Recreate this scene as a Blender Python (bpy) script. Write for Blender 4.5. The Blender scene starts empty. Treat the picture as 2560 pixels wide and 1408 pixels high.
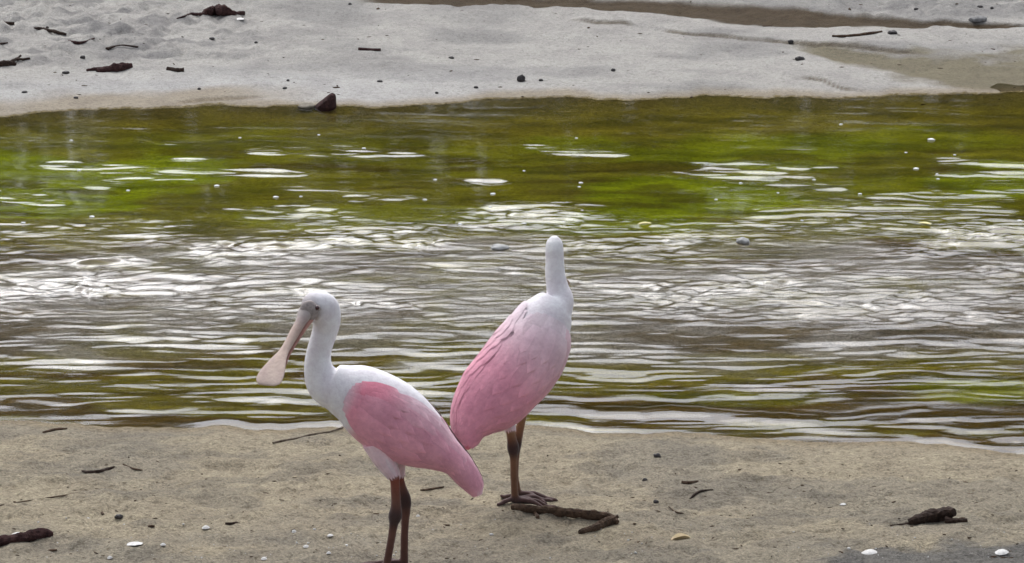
import bpy, bmesh, math, random
import numpy as np
from mathutils import Vector, Matrix, kdtree, noise as mnoise

random.seed(7)
RNG = np.random.default_rng(11)
scene = bpy.context.scene
COL = scene.collection

# ------------------------------------------------------------------ camera, sky, sun, exposure
CAM_Z, PITCH, FPX = 2.55, math.radians(14.2), 8300.0
cam_data = bpy.data.cameras.new('camera')
cam_data.sensor_width = 36.0
cam_data.lens = 36.0 * FPX / 2560.0
cam_data.clip_end = 2000.0
cam = bpy.data.objects.new('camera', cam_data)
cam.location = (0, 0, CAM_Z)
cam.rotation_euler = (math.pi / 2 - PITCH, 0, 0)
COL.objects.link(cam)
scene.camera = cam

SUN_EL, SUN_AZ = math.radians(55), math.radians(345)     # azimuth clockwise from +Y
world = bpy.data.worlds.new('World')
scene.world = world
world.use_nodes = True
wn, wl = world.node_tree.nodes, world.node_tree.links
bg = wn['Background']
sky = wn.new('ShaderNodeTexSky')
sky.sky_type = 'NISHITA'
sky.sun_disc = False
sky.sun_elevation = SUN_EL
sky.sun_rotation = SUN_AZ
sky.air_density = 1.0
sky.dust_density = 6.0
sky.ozone_density = 1.0
hs = wn.new('ShaderNodeHueSaturation')                    # veil of cloud: nearly colourless light
hs.inputs['Saturation'].default_value = 0.30
wl.new(sky.outputs[0], hs.inputs['Color'])
tint = wn.new('ShaderNodeMix'); tint.data_type = 'RGBA'; tint.blend_type = 'MULTIPLY'; tint.inputs[0].default_value = 1.0
tint.inputs[7].default_value = (0.965, 1.0, 1.055, 1)
wl.new(hs.outputs[0], tint.inputs[6])
wl.new(tint.outputs[2], bg.inputs['Color'])
bg.inputs['Strength'].default_value = 0.15

sun_data = bpy.data.lights.new('sun', 'SUN')
sun_data.energy = 0.55
sun_data.angle = math.radians(60)
sun_data.color = (1.0, 0.965, 0.92)
sun = bpy.data.objects.new('sun', sun_data)
sdir = Vector((math.sin(SUN_AZ) * math.cos(SUN_EL), math.cos(SUN_AZ) * math.cos(SUN_EL), math.sin(SUN_EL)))
sun.rotation_euler = (-sdir).to_track_quat('-Z', 'Y').to_euler()
sun.location = sdir * 40
COL.objects.link(sun)

scene.view_settings.view_transform = 'Standard'
scene.view_settings.look = 'None'
scene.view_settings.gamma = 1.0
scene.view_settings.use_curve_mapping = False
scene.view_settings.exposure = 0.62
scene.cycles.use_denoising = True
scene.cycles.max_bounces = 8
scene.cycles.transparent_max_bounces = 8

# ------------------------------------------------------------------ where a point of the place is seen
CP, SP = math.cos(PITCH), math.sin(PITCH)

def ray(u, v):
    a, b = (u - 1280.0) / FPX, (704.0 - v) / FPX
    return Vector((a, CP + b * SP, -SP + b * CP))

def at_depth(u, v, y):
    d = ray(u, v)
    return Vector((0, 0, CAM_Z)) + d * (y / d.y)

def uv_to_plane(u, v, z=0.0):
    u, v = np.asarray(u, float), np.asarray(v, float)
    a, b = (u - 1280.0) / FPX, (704.0 - v) / FPX
    dy, dz = CP + b * SP, -SP + b * CP
    t = (z - CAM_Z) / dz
    return a * t, dy * t

def plane_to_uv(x, y, z=0.0):
    dz = z - CAM_Z
    f = y * CP - dz * SP
    up = y * SP + dz * CP
    f = np.maximum(f, 0.5)
    return 1280.0 + FPX * x / f, 704.0 - FPX * up / f

# ------------------------------------------------------------------ noise
_TAB = {}
def vnoise(x, y, seed=0):
    x = np.asarray(x, float); y = np.asarray(y, float)
    if seed not in _TAB: _TAB[seed] = np.random.default_rng(seed).random((256, 256))
    r = _TAB[seed]
    xi, yi = np.floor(x).astype(int), np.floor(y).astype(int)
    fx, fy = x - xi, y - yi
    fx = fx * fx * fx * (fx * (fx * 6 - 15) + 10); fy = fy * fy * fy * (fy * (fy * 6 - 15) + 10)
    a = r[yi & 255, xi & 255]; b = r[yi & 255, (xi + 1) & 255]
    c = r[(yi + 1) & 255, xi & 255]; d = r[(yi + 1) & 255, (xi + 1) & 255]
    return ((a * (1 - fx) + b * fx) * (1 - fy) + (c * (1 - fx) + d * fx) * fy) * 2 - 1

def fbm(x, y, seed=0, octv=4, gain=0.5):
    s, amp = 0.0, 1.0
    for o in range(octv):
        s = s + amp * vnoise(x * 2 ** o + 17.3 * o, y * 2 ** o + 5.1 * o, seed + o)
        amp *= gain
    return s

def sstep(a, b, x):
    t = np.clip((x - a) / (b - a), 0, 1)
    return t * t * (3 - 2 * t)

# ------------------------------------------------------------------ shape of the banks
NEAR = [(-900, 1052), (0, 1058), (300, 1063), (600, 1070), (700, 1078), (850, 1074), (1000, 1076), (1150, 1080), (1320, 1070),
        (1500, 1080), (1700, 1087), (1900, 1099), (2050, 1106), (2300, 1108), (2560, 1130), (3400, 1165)]
FAR = [(-900, 300), (0, 290), (200, 277), (400, 271), (560, 262), (640, 268), (830, 271), (950, 268), (1100, 255),
       (1200, 243), (1300, 240), (1450, 246), (1700, 246), (1760, 238), (2000, 243), (2300, 240), (2560, 232), (3400, 228)]
def curve_world(pts):
    x, y = uv_to_plane([p[0] for p in pts], [p[1] for p in pts])
    return x, y
NX, NY = curve_world(NEAR)
FX, FY = curve_world(FAR)
def near_edge(x):
    x = np.asarray(x, float)
    return np.interp(x, NX, NY) + .026 * vnoise(x * 4.0, 0 * x, 31) + .014 * vnoise(x * 13.0, 0 * x, 33) + .007 * vnoise(x * 37.0, 0 * x, 34)
def far_edge(x):
    x = np.asarray(x, float)
    return np.interp(x, FX, FY) + .04 * vnoise(x * 3.0, 0 * x, 32) + .03 * vnoise(x * 11.0, 0 * x, 35) + .014 * vnoise(x * 31.0, 0 * x, 36)

def band(u, v, pts):
    """mask of a ribbon drawn as (u, v, half height)"""
    uu = [p[0] for p in pts]
    c = np.interp(u, uu, [p[1] for p in pts]); h = np.interp(u, uu, [p[2] for p in pts])
    ends = sstep(uu[0] - 30, uu[0] + 60, u) * (1 - sstep(uu[-1] - 60, uu[-1] + 30, u))
    return (v - c), h, ends

MUD = [(900, -4, 14), (1040, -2, 13), (1200, 2, 11), (1400, 10, 11), (1560, 17, 14), (1700, 24, 19), (1850, 37, 22), (2000, 45, 23), (2160, 53, 17),
       (2330, 63, 7), (2600, 72, 5)]
WETP = [(1985, 118, 5), (2080, 136, 17), (2200, 152, 26), (2330, 170, 38), (2450, 186, 46), (2700, 192, 60)]
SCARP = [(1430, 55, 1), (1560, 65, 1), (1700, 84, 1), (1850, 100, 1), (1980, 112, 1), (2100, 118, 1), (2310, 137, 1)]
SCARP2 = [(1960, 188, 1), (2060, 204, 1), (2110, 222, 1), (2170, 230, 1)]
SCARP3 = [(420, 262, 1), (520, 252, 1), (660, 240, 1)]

def bank_uv(x, y):
    dn, df = near_edge(x) - y, y - far_edge(x)
    z = np.where(df > 0, .004 + .055 * np.minimum(df, 8), np.where(dn > 0, .004 + .075 * np.minimum(dn, 3) - .012 * np.minimum(dn, 3) ** 2, 0))
    return plane_to_uv(x, y, z)

def ground_h(x, y):
    x = np.asarray(x, float); y = np.asarray(y, float)
    ne, fe = near_edge(x), far_edge(x)
    dn, df = ne - y, y - fe                       # >0 on the banks
    u, v = bank_uv(x, y)
    lump = fbm(x * 5.5, y * 5.5, 3, 4) * 0.5
    fine = fbm(x * 22, y * 22, 5, 3)
    near = 0.004 + 0.075 * dn - 0.012 * dn * dn + 0.011 * lump * sstep(0, .5, dn) + 0.0080 * fine * sstep(0.0, .25, dn)
    near = np.where(dn > 3, 0.004 + 0.225 - 0.108 + 0 * dn, near)
    # old prints and scuffs pressed into the sand
    pit = vnoise(x * 9.5, y * 6.0, 8)
    near = near - 0.010 * sstep(0.45, 0.9, pit) * sstep(.1, .5, dn)
    far = 0.004 + 0.055 * df + 0.004 * fbm(x * 2, y * 2, 13, 3) * sstep(0.1, .8, df)
    rough = sstep(900, 350, u) * sstep(200, 120, v) * sstep(-400, 30, v) + 0.8 * sstep(1900, 2150, u) * sstep(60, 30, v)
    crumb = np.abs(fbm(x * 9, y * 5, 21, 4))
    far = far + rough * (0.034 * crumb - 0.012) * sstep(0.1, .6, df) + 0.0045 * fbm(x * 13, y * 8, 25, 4) * sstep(0, .4, df) + .010 * (1 - np.abs(fbm(x * 1.1, y * 2.3, 27, 3))) * sstep(.2, .9, df)
    for pts, hgt, sd in ((SCARP, .013, 41), (SCARP2, .010, 42), (SCARP3, .010, 43)):
        q, h, e = band(u, v, pts)
        q = q + 2.0 * vnoise(u / 60.0, v / 300.0, sd)
        far = far + hgt * e * sstep(2.0, -2.0, q) * sstep(-70, -5, q)
    q, h, e = band(u, v, MUD)
    far = far - 0.018 * e * sstep(1.3, .4, np.abs(q + 4 * vnoise(u / 50.0, v / 20.0, 44)) / h)
    q, h, e = band(u, v, WETP)
    far = far - 0.012 * e * sstep(1.2, .3, np.abs(q) / h)
    far = far + 0.09 * np.maximum(y - 19, 0) ** 1.0 * (y > 19)
    far = np.where(y > 60, 0.004 + .055 * 48 + .09 * 41 + 0.004 * (y - 60), far)
    dmid = np.minimum(np.maximum(-dn, 0), np.maximum(-df, 0))
    bed = 0.004 - 0.10 * dmid / (dmid + 0.35) * 1.3 + 0.010 * lump * sstep(0, .3, dmid)
    riffle = sstep(520, 640, v + 50 * vnoise(u / 200., v / 90., 61)) * sstep(840, 740, v)
    bed = bed + 0.045 * riffle * sstep(0.2, .8, dmid)
    return np.where(dn > 0, near, np.where(df > 0, far, bed))

def ground_at(u, v):
    """point of the ground seen at a pixel of the photograph"""
    d = ray(u, v); o = Vector((0, 0, CAM_Z))
    z = 0.03
    for _ in range(25):
        t = (z - CAM_Z) / d.z
        p = o + d * t
        z = 0.5 * z + 0.5 * float(ground_h(p.x, p.y))
    return p

def gz(x, y): return float(ground_h(x, y))

# ------------------------------------------------------------------ object helpers
def link(o, parent=None):
    COL.objects.link(o)
    if parent is not None:
        o.parent = parent
    return o

def mesh_obj(name, verts, faces, mat, parent=None, smooth=True):
    me = bpy.data.meshes.new(name)
    me.from_pydata([tuple(v) for v in verts], [], faces)
    me.materials.append(mat)
    if smooth:
        me.polygons.foreach_set('use_smooth', [True] * len(me.polygons))
    me.update()
    return link(bpy.data.objects.new(name, me), parent)

def tag(o, label, cat, group=None):
    o['label'] = label; o['category'] = cat
    if group: o['group'] = group
    return o

def grid_mesh(name, xs, ys, zfun, mat):
    X, Y = np.meshgrid(xs, ys)
    Z = zfun(X, Y)
    n, m = len(ys), len(xs)
    co = np.stack([X.ravel(), Y.ravel(), Z.ravel()], 1)
    i = np.arange(n * m).reshape(n, m)
    quads = np.stack([i[:-1, :-1].ravel(), i[:-1, 1:].ravel(), i[1:, 1:].ravel(), i[1:, :-1].ravel()], 1)
    me = bpy.data.meshes.new(name)
    me.vertices.add(len(co)); me.vertices.foreach_set('co', co.ravel())
    nf = len(quads)
    me.loops.add(nf * 4); me.loops.foreach_set('vertex_index', quads.ravel().astype(np.int32))
    me.polygons.add(nf)
    me.polygons.foreach_set('loop_start', np.arange(0, nf * 4, 4, dtype=np.int32))
    me.polygons.foreach_set('use_smooth', np.ones(nf, bool))
    me.update(calc_edges=True)
    me.materials.append(mat)
    return link(bpy.data.objects.new(name, me)), X.ravel(), Y.ravel(), Z.ravel()

def col_attr(me, name, rgb):
    a = me.color_attributes.new(name, 'FLOAT_COLOR', 'POINT')
    rgba = np.concatenate([rgb, np.ones((len(rgb), 1))], 1)
    a.data.foreach_set('color', rgba.astype(np.float32).ravel())

def f_attr(me, name, val):
    a = me.attributes.new(name, 'FLOAT', 'POINT')
    a.data.foreach_set('value', np.asarray(val, np.float32).ravel())

# ------------------------------------------------------------------ materials
def new_mat(name):
    m = bpy.data.materials.new(name); m.use_nodes = True
    return m, m.node_tree.nodes, m.node_tree.links, m.node_tree.nodes['Principled BSDF']

def node(n, kind, **kw):
    q = n.new(kind)
    for k, val in kw.items():
        if k in q.inputs.keys(): q.inputs[k].default_value = val
        else: setattr(q, k, val)
    return q

def mixcol(n, l, typ, fac, a, b):
    q = n.new('ShaderNodeMix'); q.data_type = 'RGBA'; q.blend_type = typ
    for s, val in ((q.inputs[0], fac), (q.inputs[6], a), (q.inputs[7], b)):
        if hasattr(val, 'links') or hasattr(val, 'is_linked'): l.new(val, s)
        else: s.default_value = val
    return q.outputs[2]

def ramp(n, l, src, stops):
    r = n.new('ShaderNodeValToRGB'); l.new(src, r.inputs[0])
    el = r.color_ramp.elements
    while len(el) < len(stops): el.new(0.5)
    for e, (p, c) in zip(el, stops):
        e.position = p; e.color = (c[0], c[1], c[2], 1) if hasattr(c, '__len__') else (c, c, c, 1)
    return r.outputs[0]

def ground_material():
    m, n, l, b = new_mat('sand')
    tc = n.new('ShaderNodeTexCoord'); P = tc.outputs['Object']
    at = node(n, 'ShaderNodeAttribute', attribute_name='tone')
    wet = node(n, 'ShaderNodeAttribute', attribute_name='wet')
    g1 = node(n, 'ShaderNodeTexNoise', Scale=170.0, Detail=4.0, Roughness=0.7); l.new(P, g1.inputs['Vector'])
    g2 = node(n, 'ShaderNodeTexNoise', Scale=52.0, Detail=6.0, Roughness=0.65); l.new(P, g2.inputs['Vector'])
    g3 = node(n, 'ShaderNodeTexNoise', Scale=7.0, Detail=5.0, Roughness=0.6); l.new(P, g3.inputs['Vector'])
    gr = node(n, 'ShaderNodeAttribute', attribute_name='grain')
    c = mixcol(n, l, 'MULTIPLY', gr.outputs['Fac'], at.outputs['Color'], ramp(n, l, g1.outputs['Fac'], [(0.28, 0.50), (0.5, 1.0), (0.72, 1.38)]))
    c = mixcol(n, l, 'MULTIPLY', gr.outputs['Fac'], c, ramp(n, l, g2.outputs['Fac'], [(0.28, (.60, .57, .52)), (0.47, .98), (0.72, (1.24, 1.22, 1.18))]))
    c = mixcol(n, l, 'MULTIPLY', 0.8, c, ramp(n, l, g3.outputs['Fac'], [(0.3, (.86, .85, .85)), (0.6, (1.08, 1.08, 1.06))]))
    l.new(c, b.inputs['Base Color'])
    r = n.new('ShaderNodeMapRange'); l.new(wet.outputs['Fac'], r.inputs[0])
    r.inputs[3].default_value = 0.9; r.inputs[4].default_value = 0.62
    l.new(r.outputs[0], b.inputs['Roughness'])
    b.inputs['Specular IOR Level'].default_value = 0.05
    h = n.new('ShaderNodeMath'); h.operation = 'MULTIPLY_ADD'
    l.new(g2.outputs['Fac'], h.inputs[0]); h.inputs[1].default_value = 2.2; l.new(g1.outputs['Fac'], h.inputs[2])
    bp = node(n, 'ShaderNodeBump', Distance=0.011); l.new(gr.outputs['Fac'], bp.inputs['Strength']); l.new(h.outputs[0], bp.inputs['Height'])
    l.new(bp.outputs[0], b.inputs['Normal'])
    return m

def water_material():
    m, n, l, b = new_mat('water')
    n.remove(b)
    out = n['Material Output']
    tc = n.new('ShaderNodeTexCoord')
    mp = n.new('ShaderNodeMapping'); mp.inputs['Scale'].default_value = (0.35, 1.0, 1.0); l.new(tc.outputs['Object'], mp.inputs[0])
    nz = node(n, 'ShaderNodeTexNoise', Scale=48.0, Detail=4.0, Roughness=0.62, Distortion=0.8); l.new(mp.outputs[0], nz.inputs['Vector'])
    am = node(n, 'ShaderNodeAttribute', attribute_name='chop')
    st = n.new('ShaderNodeMath'); st.operation = 'MULTIPLY'; l.new(am.outputs['Fac'], st.inputs[0]); st.inputs[1].default_value = 0.34
    bp = node(n, 'ShaderNodeBump', Distance=0.004); l.new(nz.outputs['Fac'], bp.inputs['Height']); l.new(st.outputs[0], bp.inputs['Strength'])
    fr = node(n, 'ShaderNodeFresnel', IOR=1.52); l.new(bp.outputs[0], fr.inputs['Normal'])
    tr = n.new('ShaderNodeBsdfTransparent'); tr.inputs[0].default_value = (0.93, 0.90, 0.80, 1)
    gl = n.new('ShaderNodeBsdfGlossy'); gl.inputs['Color'].default_value = (1, 1, 1, 1); gl.inputs['Roughness'].default_value = 0.06
    l.new(bp.outputs[0], gl.inputs['Normal'])
    mx = n.new('ShaderNodeMixShader'); l.new(fr.outputs[0], mx.inputs[0]); l.new(tr.outputs[0], mx.inputs[1]); l.new(gl.outputs[0], mx.inputs[2])
    l.new(mx.outputs[0], out.inputs['Surface'])
    return m

def simple_mat(name, dark, light, scale=60.0, rough=0.8, bump=0.4, dist=0.003, stretch=(1, 1, 1), spec=0.3):
    m, n, l, b = new_mat(name)
    tc = n.new('ShaderNodeTexCoord')
    mp = n.new('ShaderNodeMapping'); mp.inputs['Scale'].default_value = stretch; l.new(tc.outputs['Object'], mp.inputs[0])
    nz = node(n, 'ShaderNodeTexNoise', Scale=scale, Detail=5.0, Roughness=0.65); l.new(mp.outputs[0], nz.inputs['Vector'])
    l.new(ramp(n, l, nz.outputs['Fac'], [(0.3, dark), (0.7, light)]), b.inputs['Base Color'])
    b.inputs['Roughness'].default_value = rough
    b.inputs['Specular IOR Level'].default_value = spec
    bp = node(n, 'ShaderNodeBump', Strength=bump, Distance=dist); l.new(nz.outputs['Fac'], bp.inputs['Height'])
    l.new(bp.outputs[0], b.inputs['Normal'])
    return m

M_SAND = ground_material()
M_WATER = water_material()

# ------------------------------------------------------------------ the ground, one sheet to the horizon
def spread(lo, hi, step, ends):
    mid = np.arange(lo, hi, step)
    return np.concatenate([np.array(ends[0]), mid, np.array(ends[1])])
gx = spread(-2.9, 2.9, 0.0145, ([-600, -200, -60, -25, -12, -7, -5, -3.8, -3.2], [3.2, 3.8, 5, 7, 12, 25, 60, 200, 600]))
gy = np.concatenate([[-300, -60, -20, -5, 0, 3, 5, 6, 6.4], np.arange(6.7, 8.5, 0.012), np.arange(8.5, 12.0, 0.017), np.arange(12.0, 17.2, 0.015),
                     [17.6, 18, 18.5, 19, 20, 22, 25, 30, 40, 60, 100, 200, 900]])
ground, X, Y, Z = grid_mesh('ground', gx, gy, ground_h, M_SAND)
ground['kind'] = 'structure'
U, V = bank_uv(X, Y)
ne, fe = near_edge(X), far_edge(X)
dn, df = ne - Y, Y - fe
def lin(r, g, b): return np.array([((c / 255.0) / 12.92 if c <= 10 else ((c / 255.0 + 0.055) / 1.055) ** 2.4) for c in (r, g, b)])
def mix(a, b, t): return a * (1 - t[:, None]) + b * t[:, None]
near_dry, near_grey = np.array([.372, .320, .233]), np.array([.294, .260, .203])
near_wet = np.array([.29, .235, .155])
far_dry, far_grey = np.array([.345, .330, .307]), np.array([.262, .252, .239])
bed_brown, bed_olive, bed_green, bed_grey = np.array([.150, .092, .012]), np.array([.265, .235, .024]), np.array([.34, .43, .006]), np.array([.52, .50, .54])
t = sstep(1290, 1400, V + 70 * fbm(U / 260, V / 60, 71, 3)) * .8
tone = mix(np.tile(near_dry, (len(X), 1)), near_grey, t)
tone = mix(tone, near_grey, .8 * sstep(.1, .6, fbm(U / 330, V / 45, 73, 3)))
dark = sstep(.2, .7, fbm(U / 190, V / 30, 74, 4) + .9 * sstep(1900, 2500, U) * sstep(1320, 1400, V) + .6 * np.exp(-((U - 1880) / 190) ** 2 - ((V - 1245) / 22) ** 2) + .35 * sstep(1330, 1400, V))
tone = mix(tone, np.array([.185, .168, .142]), dark * .42)
tone = mix(tone, np.array([.150, .145, .138]), .85 * sstep(.25, .75, sstep(1850, 2350, U) * sstep(1335, 1385, V) + .35 * fbm(U / 120, V / 16, 72, 3)))
tone = mix(tone, near_wet, sstep(0.10, 0.0, dn))
farc = mix(np.tile(far_dry, (len(X), 1)), far_grey, sstep(-.2, .7, fbm(U / 300, V / 45, 75, 4)))
farc = mix(farc, np.array([.395, .385, .372]), sstep(.75, .25, df) * sstep(1700, 700, U) * .8)
rgh = sstep(900, 350, U) * sstep(200, 120, V) + .8 * sstep(1900, 2150, U) * sstep(60, 30, V)
farc = mix(farc, np.array([.180, .173, .170]), .7 * rgh * sstep(-.1, .6, fbm(U / 75, V / 11, 76, 4)))
q, h, e = band(U, V, MUD)
mud = e * sstep(1.25, .75, np.abs(q + 4 * vnoise(U / 50, V / 20, 44)) / h)
q, h, e = band(U, V, WETP)
wetp = e * sstep(1.4, .5, np.abs(q) / h + .35 * fbm(U / 80, V / 14, 77, 3))
farc = mix(farc, np.array([.060, .042, .024]), mud)
farc = mix(farc, np.array([.165, .145, .100]), wetp)
edge = sstep(.16, .02, df + .04 * vnoise(X * 5, Y * 2, 79))
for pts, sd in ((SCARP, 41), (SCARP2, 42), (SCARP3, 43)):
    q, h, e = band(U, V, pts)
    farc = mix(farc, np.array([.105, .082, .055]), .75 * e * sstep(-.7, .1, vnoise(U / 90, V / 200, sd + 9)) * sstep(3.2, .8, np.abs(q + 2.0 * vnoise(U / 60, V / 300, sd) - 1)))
left = sstep(900, 500, U)
edge = np.maximum(edge, left * sstep(.30, .05, df + .12 * fbm(X * 2.2, Y * 3, 80, 3)))
farc = mix(farc, np.array([.25, .205, .145]), edge * .8)
# bed of the stream
n1 = fbm(U / 420, V / 60, 81, 4)
bed = mix(np.tile(bed_brown, (len(X), 1)), bed_olive, sstep(-.4, .4, n1 + 1.5 * sstep(600, 480, V)))
def blob(cu, cv, ru, rv): return ((U - cu) / ru) ** 2 + ((V - cv) / rv) ** 2
gmask = .22 * sstep(285, 320, V) * sstep(540, 470, V)
wob = .55 * fbm(U / 230, V / 26, 83, 4)
for cu, cv, ru, rv, a in ((120, 385, 520, 62, 1), (60, 450, 330, 30, 1), (-300, 400, 500, 70, 1), (1720, 425, 330, 60, 1), (1880, 330, 420, 42, .8), (2520, 378, 220, 46, .9),
                          (1480, 318, 230, 22, .6), (1560, 480, 300, 36, .7), (2300, 300, 330, 30, .5), (900, 470, 420, 40, .45), (2450, 905, 260, 36, .55), (1900, 925, 300, 26, .3), (1150, 340, 520, 40, .35), (600, 330, 420, 36, .3), (2150, 420, 420, 46, .45)):
    gmask = np.maximum(gmask, a * sstep(1.3, .35, blob(cu, cv, ru, rv) + wob))
bed = mix(bed, bed_green, gmask)
strk = fbm(U / 170, V / 9.0, 86, 4)
bed = bed * (1 + .38 * np.clip(strk, -1, 1))[:, None]
bed = mix(bed, np.array([.105, .060, .010]), .55 * sstep(.35, .9, fbm(U / 240, V / 13, 88, 3)) * sstep(300, 340, V))
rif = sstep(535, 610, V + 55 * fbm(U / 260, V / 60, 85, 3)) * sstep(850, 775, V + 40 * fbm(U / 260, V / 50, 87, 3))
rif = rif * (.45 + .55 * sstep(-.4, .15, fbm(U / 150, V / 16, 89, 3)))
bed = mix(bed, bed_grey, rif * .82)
sh = sstep(.22, .0, np.minimum(-dn, -df))
bed = mix(bed, np.array([.20, .155, .085]), np.maximum(sh * .55, .95 * sstep(.06, .0, np.minimum(-dn, -df))))
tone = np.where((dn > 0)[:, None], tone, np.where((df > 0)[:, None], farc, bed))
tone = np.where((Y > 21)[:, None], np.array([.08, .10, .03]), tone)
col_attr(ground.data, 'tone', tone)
f_attr(ground.data, 'grain', np.where(df > 0, .62, .98))
f_attr(ground.data, 'wet', np.clip(np.maximum.reduce([mud, wetp * .9, edge * .8 * (df > -.5), sstep(.14, 0, dn) * (dn > -.5)]), 0, 1))

# ------------------------------------------------------------------ the stream
wx = spread(-2.75, 2.75, 0.0125, ([-600, -100, -30, -10, -6, -4, -3.2], [3.2, 4, 6, 10, 30, 100, 600]))
wy = np.arange(7.55, 13.6, 0.0066)

def chop_at(u, v):
    z_low = sstep(770, 850, v + 25 * vnoise(u / 300, v / 60, 91))
    z_mid = sstep(500, 600, v + 45 * vnoise(u / 260, v / 60, 92)) * (1 - z_low)
    z_up = 1 - z_low - z_mid
    patch = sstep(-.25, .45, fbm(u / 330 - .004 * v, v / 38, 93, 3))
    return z_low, z_mid, z_up, patch

def water_h(x, y):
    u, v = plane_to_uv(x, y)
    zl, zm, zu, pt = chop_at(u, v)
    wxp = x + .07 * vnoise(x * 5, y * 9, 101) + .03 * vnoise(x * 14, y * 25, 114)
    wyp = y + .045 * vnoise(x * 2.6, y * 5, 102) + .016 * vnoise(x * 9, y * 14, 115) + 0.10 * x * sstep(700, 500, v)
    big = sstep(-.5, .6, vnoise(x * 1.9, y * 3.1, 116))
    long = vnoise(wxp / .30, (wyp + .03 * wxp) / .052, 103) + .60 * vnoise(wxp / .15, (wyp - .05 * wxp) / .027, 104) + .26 * vnoise(wxp / .075, wyp / .017, 117)
    act = .35 + .9 * sstep(-.35, .5, fbm(x * 2.4, y * 4.2, 118, 3))
    chop = .60 * vnoise((wxp - .9 * wyp) / .15, (wyp + .14 * wxp) / .056, 105) + act * (.70 * vnoise((wxp + .6 * wyp) / .062, (wyp - .12 * wxp) / .029, 106) + .46 * vnoise((wxp - 1.1 * wyp) / .036, (wyp + .2 * wxp) / .0185, 107) + .24 * vnoise((wxp + .9 * wyp) / .034, (wyp - .2 * wxp) / .017, 108))
    calm = vnoise(wxp / .5, wyp / .09, 109) + .3 * vnoise(wxp / .18, wyp / .035, 110)
    h = zl * .0050 * long * (.25 + .75 * pt) * (.6 + .6 * big) + zm * .0072 * chop * (.55 + .45 * pt) * (.65 + .6 * big) + zu * (.0014 * calm * (.4 + .6 * pt) + .0042 * long * pt * sstep(.68, .98, pt) * sstep(330, 400, v))
    edge = np.minimum(y - near_edge(x), far_edge(x) - y)
    nd = y - near_edge(x)
    lap = sstep(-.6, .15, vnoise(x * 1.6, y * 1.0, 111)) * (.7 + .3 * vnoise(x * 11, y * 4, 112))
    h = h * (.25 + .75 * sstep(0, .3, edge))
    h = h + .0085 * lap * sstep(-.02, .045, nd) * sstep(.12, .055, nd) + .006 * sstep(.2, .5, vnoise(x * 1.7 + 9, y, 113)) * sstep(.12, .19, nd) * sstep(.29, .22, nd)
    return h * (np.abs(x) < 6)

water, wX, wY, wZ = grid_mesh('water', wx, wy, water_h, M_WATER)
water['kind'] = 'structure'
wu, wv = plane_to_uv(wX, wY)
zl, zm, zu, pt = chop_at(wu, wv)
f_attr(water.data, 'chop', np.clip(zl * (.15 + .35 * pt) + zm * 1.0 + zu * (.06 + .2 * pt), 0, 1))

# ------------------------------------------------------------------ the wood behind the far bank (the stream mirrors it)
def woodland():
    r = np.random.default_rng(5)
    V, F = [], []
    nb = 680
    for i in range(nb):
        x = r.uniform(-22, 22); y = 26 + 12 * r.random() ** 1.4
        top = 4.25 + .7 * vnoise(np.array(x / 3.5), np.array(y / 4.0), 121) + .1 * (y - 26)
        base = gz(x, y)
        zc = base + r.uniform(.12, 1.0) * top
        rad = r.uniform(.7, 1.5)
        for k in range(90):
            d = r.normal(size=3); d /= np.linalg.norm(d)
            c = np.array([x, y, zc]) + d * rad * r.uniform(.55, 1.0) * np.array([1.2, 1, .8])
            a = r.normal(size=3); a /= np.linalg.norm(a)
            b = np.cross(a, r.normal(size=3)); b /= np.linalg.norm(b)
            s = r.uniform(.10, .22)
            q = len(V)
            V += [c - a * s, c + b * s * .5, c + a * s, c - b * s * .5]
            F.append((q, q + 1, q + 2, q + 3))
    m, n, l, b = new_mat('wood_foliage')
    oi = n.new('ShaderNodeNewGeometry')
    nz = node(n, 'ShaderNodeTexNoise', Scale=.7, Detail=4.0); l.new(oi.outputs['Position'], nz.inputs['Vector'])
    l.new(ramp(n, l, nz.outputs['Fac'], [(.35, (.045, .065, .010)), (.65, (.11, .135, .022))]), b.inputs['Base Color'])
    b.inputs['Roughness'].default_value = .6
    o = mesh_obj('woodland', V, F, m, smooth=False)
    o['kind'] = 'stuff'; o['label'] = 'dense green wood beyond the pale sand bank'; o['category'] = 'wood'
woodland()

# ------------------------------------------------------------------ spoonbills
def catmull(P, n):
    """P: (k, d) control rows -> n rows of a smooth curve through them (chord-length parameter)"""
    P = np.asarray(P, float)
    d = np.concatenate([[0], np.cumsum(np.sqrt(np.sum(np.diff(P[:, :3], axis=0) ** 2, 1)) + 1e-6)])
    t = np.linspace(0, d[-1], n)
    m = np.zeros_like(P)
    for i in range(len(P)):
        a, b = max(i - 1, 0), min(i + 1, len(P) - 1)
        m[i] = (P[b] - P[a]) / (d[b] - d[a])
    k = np.clip(np.searchsorted(d, t, 'right') - 1, 0, len(P) - 2)
    h = (d[k + 1] - d[k])[:, None]; s = ((t - d[k]) / h[:, 0])[:, None]
    return ((2 * s ** 3 - 3 * s ** 2 + 1) * P[k] + (s ** 3 - 2 * s ** 2 + s) * h * m[k] + (-2 * s ** 3 + 3 * s ** 2) * P[k + 1] + (s ** 3 - s ** 2) * h * m[k + 1])

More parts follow.
